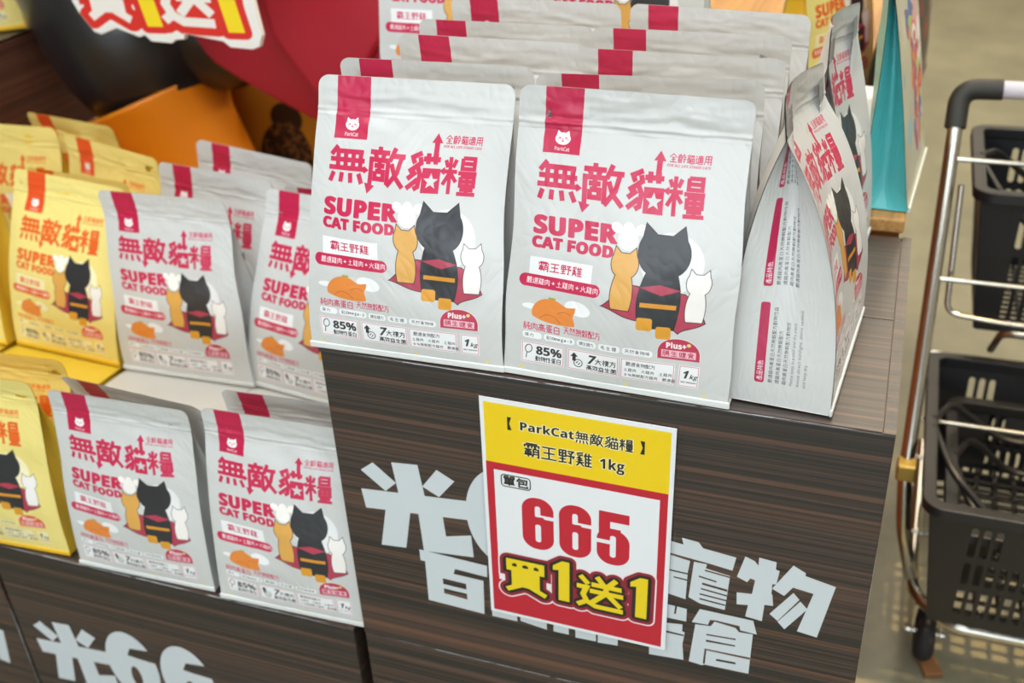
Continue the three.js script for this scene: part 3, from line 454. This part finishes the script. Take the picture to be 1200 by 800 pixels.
pouch('yellow', 'yellow cat food pouch, third from the front, behind the outer yellow pouches', [-1.4119, YU, -0.575], -0.174, { H: 0.2895, tip: -0.0294, group: 'rear yellow pouches' });
for (const [x, z, yaw] of [[-1.735, -0.72, 0.75], [-1.75, -0.93, 0.75]]) pouch('yellow', z > -0.8 ? 'yellow cat food pouch slumped at the near end of the rear dark box' : 'yellow cat food pouch slumped farther back on the rear dark box', [x, 0.105, z], yaw, { H: 0.26, group: 'yellow pouches on the rear dark box' });

// ---------------------------------------------------------------- price card in a clear sleeve
const cardCv = canvas(1024, 1492); {
  const c = cardCv.getContext('2d'); c.scale(1.024, 1.024); c.fillStyle = '#e9ebee'; c.fillRect(0, 0, 1000, 1457);
  c.fillStyle = '#f0cd08'; c.fillRect(21, 26, 956, 370); c.fillStyle = '#c0142e'; c.fillRect(19, 395, 957, 1042); c.fillStyle = '#e9ebee'; c.fillRect(60, 441, 876, 760);
  const blk = '#15130f', edge = (draw) => { c.strokeStyle = c.fillStyle = '#f4ecc0'; draw(10); c.strokeStyle = c.fillStyle = blk; draw(0); };
  edge((g) => { words(c, 'ParkCat', 208, 164, 68, 288, 'bold', 'left', g || 1); han(c, '無敵貓糧', 500, 108, 70, 74, 10 + g * 1.5, 1.06); });
  c.fillStyle = blk; poly(c, [168, 98, 146, 98, 146, 176, 168, 176, 156, 137]); poly(c, [828, 104, 850, 104, 850, 182, 828, 182, 840, 143]);
  edge((g) => { han(c, '霸王野雞', 229, 234, 86, 88, 10.5 + g * 1.2, 1.06); words(c, '1kg', 624, 310, 84, 130, 'bold', 'left', g || 1); });
  c.fillStyle = c.strokeStyle = blk; c.lineJoin = 'round'; c.lineWidth = 6; rr(c, 100, 464, 158, 76, 18); c.stroke(); han(c, '單包', 110, 470, 66, 64, 15, 1.06);
  // heavy condensed digits
  c.fillStyle = c.strokeStyle = '#c3152f';
  const paper = '#e9ebee', red = '#c3152f', cut = (x, y, w, h, r) => { c.fillStyle = paper; rr(c, x, y, w, h, r); c.fill(); }, solid = (x, y, w, h, r) => { c.fillStyle = red; rr(c, x, y, w, h, r); c.fill(); };
  for (const x of [207, 411]) { solid(x, 580, 174, 346, [82, 82, 80, 80]); cut(x + 72, 634, 30, 92, 14); cut(x + 88, 690, 92, 24, 0); solid(x + 88, 712, 86, 60, [0, 60, 0, 0]); solid(x + 60, 704, 60, 40, 0); cut(x + 72, 640, 30, 66, 14); cut(x + 72, 756, 32, 120, 15); }
  { const x = 615; solid(x, 690, 174, 236, [70, 84, 80, 80]); solid(x + 14, 578, 156, 62, 3); solid(x + 10, 578, 60, 178, 0); cut(x + 70, 640, 110, 44, 0); solid(x + 66, 684, 60, 40, 0); cut(x + 70, 730, 32, 146, 15); cut(x - 4, 764, 78, 26, 0); }
  // buy one get one, yellow on layered outlines
  const offer = (extra, col) => {
    c.strokeStyle = c.fillStyle = col; c.lineJoin = 'round';
    const pass = (t, x, y, w, h, b) => { c.save(); c.lineJoin = 'round'; han(c, t, x, y, w, h, b + (extra * 100) / Math.min(w, h), 1, extra ? 'round' : 'square'); c.restore(); };
    pass('買', 98, 1040, 232, 220, 15); pass('送', 512, 1040, 240, 226, 14);
    for (const x of [372, 799]) { const p = [x, 1018, x + 52, 976, x + 94, 976, x + 92, 1260, x + 30, 1260, x + 32, 1044, x, 1050]; poly(c, p); if (extra) { c.lineWidth = extra; c.beginPath(); for (let i = 0; i < p.length; i += 2) i ? c.lineTo(p[i], p[i + 1]) : c.moveTo(p[0], p[1]); c.closePath(); c.stroke(); } }
  };
  offer(94, '#efdfe2'); offer(76, '#8d1830'); offer(38, '#1c1310'); offer(0, '#ecd012');
  c.fillStyle = '#1c1310'; for (const x of [148, 208, 270]) c.fillRect(x, 1062, 12, 12);
}
{
  const t = thing('price_card', 'white, yellow and red price card reading 665 in a clear sleeve', 'price card', [-0.309, -0.1795, 0.0035]);
  part('card', box(0.21, 0.306, 0.0012), [...Array(4).fill(std({ color: '#e6e6e6' })), phys({ map: tex(cardCv), roughness: 0.3, clearcoat: 0.3, clearcoatRoughness: 0.2 }), std({ color: '#e6e6e6' })], t);
  part('sleeve', rbox(0.2165, 0.312, 0.0036, 0.0015, 0.0008, 0.0015, 0), phys({ color: '#ffffff', transmission: 1, thickness: 0, roughness: 0.06, ior: 1.2 }), t, 'clear plastic sleeve');
  t.rotation.z = -0.0125;
}

// ---------------------------------------------------------------- big display figure, carton and promotion board at the rear left
const blackM = phys({ color: '#1d1d1f', roughness: 0.32, clearcoat: 0.2 }), bootM = phys({ color: '#f08c14', roughness: 0.4 }), capeM = phys({ color: '#a5162c', roughness: 0.42, side: THREE.DoubleSide });
function blob(rx, ry, rz, seg = 40) { return new THREE.SphereGeometry(1, seg, seg).scale(rx, ry, rz); }
{
  const t = thing('display_figure', 'large glossy black display figure with orange boot and crimson cape', 'figure', [-1.42, -BH, -0.86]);
  const leg = new THREE.LatheGeometry([[0.001, -0.2], [0.085, -0.196], [0.125, -0.165], [0.148, -0.1], [0.158, -0.02], [0.16, 0.08], [0.15, 0.2], [0.13, 0.3], [0.08, 0.36], [0.001, 0.38]].map(([a, b]) => new THREE.Vector2(a, b)), 48);
  leg.scale(1.1, 1, 1).rotateZ(0.3).translate(-0.05, 0.555, 0); part('leg', leg, blackM, t);
  const boot = new THREE.LatheGeometry([[0.001, -0.3], [0.1, -0.3], [0.125, -0.28], [0.13, -0.2], [0.124, -0.1], [0.128, 0], [0.146, 0.075], [0.15, 0.082], [0.142, 0.086], [0.13, 0.05], [0.1, 0.02], [0.001, 0.01]].map(([a, b]) => new THREE.Vector2(a, b)), 48);
  boot.rotateZ(0.38).translate(0.015, 0.318, 0.0); part('boot', boot, bootM, t, 'orange boot');
  const toe = blob(0.12, 0.16, 0.13).translate(-0.1, 0.19, 0.08); part('boot_toe', toe, bootM, t);
  const sole = rbox(0.32, 0.03, 0.3, 0.012, 0.02, 0.018, 0.0); part('sole', sole, bootM, t);
  // cape: a bent sheet with thickness
  const outline = new THREE.Shape(); outline.moveTo(-0.16, 0.34); outline.bezierCurveTo(-0.17, 0.2, -0.15, 0.1, -0.1, 0.06); outline.bezierCurveTo(0, 0.0, 0.09, -0.03, 0.125, -0.05); outline.bezierCurveTo(0.18, -0.0, 0.26, 0.1, 0.34, 0.34); outline.closePath();
  const cape = new THREE.ExtrudeGeometry(outline, { depth: 0.012, bevelEnabled: true, bevelSize: 0.006, bevelThickness: 0.006, bevelSegments: 3, curveSegments: 24, steps: 1 });
  cape.translate(0.3, 0.43, 0.06); part('cape', cape, capeM, t, 'crimson cape');
  const fold = new THREE.ExtrudeGeometry(new THREE.Shape([[0.0, 0.34], [0.04, 0.1], [0.13, -0.03], [0.24, 0.12], [0.3, 0.34]].map(([a, b]) => new THREE.Vector2(a, b))), { depth: 0.01, bevelEnabled: true, bevelSize: 0.01, bevelThickness: 0.008, bevelSegments: 4 });
  fold.translate(0.31, 0.45, 0.085); part('cape_fold', fold, capeM, t);
  part('arm', blob(0.075, 0.14, 0.075).rotateZ(-0.9).translate(0.2, 0.66, 0.14), blackM, t);
  part('hip', blob(0.14, 0.12, 0.12).translate(0.13, 0.52, -0.05), blackM, t);
}
const tabbyCv = canvas(384, 384); {
  const c = tabbyCv.getContext('2d'); c.fillStyle = '#b98623'; c.fillRect(0, 0, 384, 384); c.fillStyle = '#1f1711'; c.beginPath(); c.ellipse(220, 260, 100, 120, 0.2, 0, 7); c.ellipse(240, 130, 60, 50, 0, 0, 7); c.fill();
  for (let k = 0; k < 240; k++) { const a = rnd() * 6.28, r = Math.sqrt(rnd()) * 90; c.fillStyle = ['#5a4026', '#2a1e14', '#7a5a34', '#12100d'][Math.floor(rnd() * 4)]; c.beginPath(); c.ellipse(230 + r * Math.cos(a), 250 + 1.15 * r * Math.sin(a), 12, 4, rnd() * 3, 0, 7); c.fill(); }
  c.fillStyle = '#d19a32'; c.beginPath(); c.ellipse(270, 330, 40, 24, 0, 0, 7); c.fill(); c.fillStyle = '#4fa344'; c.beginPath(); c.ellipse(236, 40, 62, 26, 0, 0, 7); c.fill();
}
{
  const side = std({ color: '#a8782a', roughness: 0.6 }), t = thing('carton', 'mustard brown carton with a dark tabby cat picture behind the grey pouches', 'carton', [-1.24, YL, -1.0]);
  part('body', box(0.36, 0.4, 0.12, 0, 0.2, -0.06), side, t); part('front_print', box(0.24, 0.26, 0.002, -0.02, 0.265, 0.001), std({ map: tex(tabbyCv), roughness: 0.5 }), t, 'print of a dark tabby cat'); part('lid', box(0.366, 0.012, 0.126, 0, 0.406, -0.06), side, t);
}
// promotion board: white foam outline, red field, letters; mounted on a rod held by the figure
const promoCv = canvas(1140, 610); {
  const c = promoCv.getContext('2d'); c.fillStyle = '#e6e2dc'; c.fillRect(0, 0, 1140, 610); c.translate(-30, 320); c.lineJoin = 'round';
  const run = (extra, a, b) => {
    const cap = extra ? 'round' : 'butt'; c.strokeStyle = a; c.save(); c.translate(268, 0); c.transform(1, 0.06, 0, 1, 0, 0); c.translate(-268, 0); han(c, '買', 122, -210, 290, 325, 17 + extra, 1, cap); han(c, '送', 590, -200, 320, 320, 17 + extra, 1, cap); c.restore();
    c.strokeStyle = c.fillStyle = b; for (const [x, y] of [[488, 155], [972, 186]]) { const p = [x, y - 2, x + 96, y, x + 50, y - 360, x - 20, y - 360, x - 60, y - 300, x - 36, y - 280]; poly(c, p); if (extra) { c.lineWidth = extra * 2.6; c.beginPath(); for (let i = 0; i < p.length; i += 2) i ? c.lineTo(p[i], p[i + 1]) : c.moveTo(p[0], p[1]); c.closePath(); c.stroke(); } }
  };
  run(32, '#d22a20', '#d22a20'); c.fillStyle = '#d22a20'; c.fillRect(90, -300, 1000, 320); run(0, '#e6e0d8', '#efd21c');
}
{
  const t = thing('promotion_board', 'red promotion board with white outline reading 買1送1', 'sign', [-1.3127, 0.2248, -0.55]), kx = 0.0003035, ky = 0.000253;
  const P = [[50, -318], [50, 0], [75, 70], [140, 185], [180, 200], [285, 160], [420, 215], [455, 200], [490, 240], [610, 250], [635, 230], [690, 225], [700, 190], [930, 235], [965, 270], [1090, 280], [1130, 265], [1155, 200], [1120, -318]];
  const g = new THREE.ExtrudeGeometry(new THREE.Shape(P.map(([a, b]) => new THREE.Vector2(a * kx, -b * ky))), { depth: 0.008, bevelEnabled: true, bevelSize: 0.0015, bevelThickness: 0.0015, bevelSegments: 2 }), uv = g.attributes.uv, pp = g.attributes.position;
  for (let i = 0; i < uv.count; i++) uv.setXY(i, (pp.getX(i) / kx - 30) / 1140, (pp.getY(i) / ky + 290) / 610);
  part('board', g, [std({ map: tex(promoCv), roughness: 0.45 }), std({ color: '#e6e2dc', roughness: 0.5 })], t);
  for (const x of [0.08, 0.26]) part('hanging_wire', rod([x, 0.07, 0.004], [x, CEIL - 0.2248, 0.004], 0.0008, 6), std({ color: '#8a8a8a', roughness: 0.4, metalness: 0.8 }), t);
  t.rotation.z = 0.0325;
}

// ---------------------------------------------------------------- two-tier shopping cart and its baskets
const chrome = std({ color: '#c9c6bd', metalness: 1, roughness: 0.22 }), blackPlastic = std({ color: '#17181b', roughness: 0.45 }), grip = std({ color: '#2b2924', roughness: 0.55 }), sleeveM = std({ color: '#cfc8d0', roughness: 0.5 }), rubber = std({ color: '#1c1c20', roughness: 0.7 });
const CW = 0.46;                                              // cart width
{
  const t = thing('shopping_cart', 'chrome two-tier shopping cart with white and black handle bar', 'shopping cart', [0.05, FLOOR, -0.6]), yb = 0.14;
  for (const s of [0, 1]) { const x = s * CW; part('side_tube', polyTube([[x, 0.89, -0.265], [x, 0.37, 0.0], [x + (s ? -0.01 : 0.01), 0.28, 0.01], [x + (s ? -0.04 : 0.04), yb, -0.03], [x + (s ? -0.05 : 0.05), yb, -0.45]], 0.011, 0.025), chrome, t); }
  part('base_rail', polyTube([[0.04, yb, -0.1], [0.045, yb, -0.0], [0.1, yb, 0.06], [CW - 0.1, yb, 0.06], [CW - 0.045, yb, 0.0], [CW - 0.04, yb, -0.1]], 0.011, 0.03), chrome, t);
  part('base_hoop', polyTube([[0.13, yb, 0.05], [0.13, yb + 0.028, 0.05], [CW - 0.13, yb + 0.028, 0.05], [CW - 0.13, yb, 0.05]], 0.006, 0.015), chrome, t);
  for (const s of [0, 1]) { const x = s * CW; part('grip_corner', polyTube([[x, 0.862, -0.251], [x, 0.915, -0.279], [x + (s ? -0.06 : 0.06), 0.917, -0.28]], 0.016, 0.028), grip, t); }
  part('handle_bar', rod([0.055, 0.917, -0.28], [CW - 0.055, 0.917, -0.28], 0.0135, 20), sleeveM, t, 'pale handle sleeve');
  for (const [y, z] of [[0.82, -0.23], [0.655, -0.146]]) part('cross_wire', rod([0, y, z], [CW, y, z], 0.004), chrome, t);
  for (const s of [0, 1]) { const d = s ? -1 : 1, x = s * CW; part('basket_hanger', polyTube([[x + d * 0.02, 0.79, -0.2], [x + d * 0.028, 0.59, -0.16], [x + d * 0.1, 0.583, -0.16], [CW / 2, 0.583, -0.16]], 0.0045, 0.02), chrome, t); }
  for (const x of [0.11, CW - 0.11]) part('hook', polyTube([[x, 0.5, -0.22], [x + 0.004, 0.565, -0.16], [x + 0.05, 0.57, -0.15]], 0.006, 0.02), chrome, t);
  for (const y of [0.41, 0.17]) for (const z of [-0.28, -0.05]) part('cross_wire', rod([0.02, y - 0.02, z - 0.1], [CW - 0.02, y - 0.02, z - 0.1], 0.004), chrome, t);
  for (const [x, z] of [[0.075, -0.01], [CW - 0.075, -0.01], [0.06, -0.42], [CW - 0.06, -0.42]]) {
    const w = part('caster', new THREE.TorusGeometry(0.032, 0.016, 14, 28).rotateY(Math.PI / 2).translate(x, 0.048, z), rubber, t);
    part('wheel_hub', new THREE.CylinderGeometry(0.024, 0.024, 0.026, 20).rotateZ(Math.PI / 2).translate(x, 0.048, z), blackPlastic, w); part('axle', new THREE.CylinderGeometry(0.006, 0.006, 0.062, 12).rotateZ(Math.PI / 2).translate(x, 0.05, z), chrome, w);
    part('fork', mergeGeometries([box(0.003, 0.07, 0.024, x - 0.022, 0.082, z), box(0.003, 0.07, 0.024, x + 0.022, 0.082, z), box(0.047, 0.004, 0.03, x, 0.118, z), rod([x, 0.118, z], [x, 0.14, z], 0.008)]), chrome, w);
  }
  part('clamp', rbox(0.03, 0.03, 0.03, 0.004, 0.0, 0.39, -0.0), std({ color: '#a08a48', roughness: 0.4, metalness: 0.6 }), t, 'brass coloured clamp');
}
// hand basket: four slotted walls, slotted floor, rim and two folded handles
function slotWall(w0, w1, h, rows) {                           // w0 top width, w1 bottom width; y from 0 (bottom) to h
  const s = new THREE.Shape([new THREE.Vector2(-w1 / 2, 0), new THREE.Vector2(w1 / 2, 0), new THREE.Vector2(w0 / 2, h), new THREE.Vector2(-w0 / 2, h)]);
  const pitch = 0.0168, n = Math.floor((w1 - 0.07) / pitch);
  for (const [ya, yb, skip] of rows) for (let i = 0; i <= n; i++) {
    const x = -(n * pitch) / 2 + i * pitch; if (skip && Math.abs(x) < skip) continue;
    const r = 0.0052, p = new THREE.Path(); p.moveTo(x - r, ya + r); p.lineTo(x - r, yb - r); p.absarc(x, yb - r, r, Math.PI, 0, true); p.lineTo(x + r, ya + r); p.absarc(x, ya + r, r, 0, -Math.PI, true); s.holes.push(p);
  }
  return new THREE.ExtrudeGeometry(s, { depth: 0.003, bevelEnabled: false, curveSegments: 4 });
}
function basket(label, pos, W, D, H, tilt = 0) {
  const t = thing('shopping_basket', label, 'basket', pos), k = 0.86, rows = [[H * 0.1, H * 0.34], [H * 0.39, H * 0.58], [H * 0.63, H * 0.88, W * 0.24]];
  const lx = (W * (1 - k)) / 2, lz = (D * (1 - k)) / 2, fl = Math.atan2(lz, H), sl = Math.atan2(lx, H);
  part('wall', slotWall(W, W * k, H, rows).rotateX(fl).translate(0, 0, (D * k) / 2), blackPlastic, t); part('wall', slotWall(W, W * k, H, rows).rotateY(Math.PI).rotateX(-fl).translate(0, 0, (-D * k) / 2), blackPlastic, t);
  part('wall', slotWall(D, D * k, H, rows).rotateX(sl).rotateY(Math.PI / 2).translate((W * k) / 2, 0, 0), blackPlastic, t); part('wall', slotWall(D, D * k, H, rows).rotateX(sl).rotateY(-Math.PI / 2).translate((-W * k) / 2, 0, 0), blackPlastic, t);
  const fr = []; for (let i = 0; i <= 14; i++) fr.push(box(W * k, 0.004, 0.006, 0, 0.003, -D * k * (0.5 - i / 14))); for (let i = 0; i <= 10; i++) fr.push(box(0.006, 0.004, D * k, -W * k * (0.5 - i / 10), 0.003, 0)); part('floor_grid', mergeGeometries(fr), blackPlastic, t);
  const rim = new THREE.Shape(); const rw = W / 2 + 0.012, rd = D / 2 + 0.012, q = 0.03;
  const rnded = (S, a, b, r) => { S.moveTo(-a + r, -b); S.lineTo(a - r, -b); S.absarc(a - r, -b + r, r, -Math.PI / 2, 0, false); S.lineTo(a, b - r); S.absarc(a - r, b - r, r, 0, Math.PI / 2, false); S.lineTo(-a + r, b); S.absarc(-a + r, b - r, r, Math.PI / 2, Math.PI, false); S.lineTo(-a, -b + r); S.absarc(-a + r, -b + r, r, Math.PI, Math.PI * 1.5, false); };
  rnded(rim, rw, rd, q); const hole = new THREE.Path(); rnded(hole, rw - 0.016, rd - 0.016, q - 0.012); rim.holes.push(hole);
  part('rim', new THREE.ExtrudeGeometry(rim, { depth: 0.014, bevelEnabled: true, bevelSize: 0.002, bevelThickness: 0.002, bevelSegments: 2 }).rotateX(-Math.PI / 2).translate(0, H - 0.012, 0), blackPlastic, t);
  for (const s of [-1, 1]) part('handle', polyTube([[-W / 2, H, s * 0.01], [-W / 2 + 0.03, H - 0.02, s * 0.1], [-W * 0.2, H - 0.1, s * 0.13], [W * 0.2, H - 0.1, s * 0.13], [W / 2 - 0.03, H - 0.02, s * 0.1], [W / 2, H, s * 0.01]], 0.006, 0.03), blackPlastic, t);
  t.rotation.x = tilt; return t;
}
basket('black slotted hand basket in the lower tier of the chrome cart', [0.285, FLOOR + 0.18, -0.69], 0.4, 0.43, 0.245);
basket('black slotted hand basket hanging in the upper tier of the chrome cart', [0.305, FLOOR + 0.52, -0.98], 0.4, 0.3, 0.25);
basket('black slotted hand basket nested inside the lower cart basket', [0.3, FLOOR + 0.24, -0.69], 0.35, 0.36, 0.12);
{
  const t = thing('floor_wedge', 'small brown wooden block on the floor by the cart wheel', 'block', [0.14, FLOOR, -0.575]);
  part('block', rbox(0.03, 0.01, 0.04, 0.002, 0, 0.005, 0), std({ color: '#95683f', roughness: 0.7 }), t); part('end_grain', box(0.03, 0.008, 0.001, 0, 0.005, 0.0203), std({ color: '#7a5230', roughness: 0.8 }), t);
  t.rotation.y = 0.35;
}

renderer.render(scene, camera);
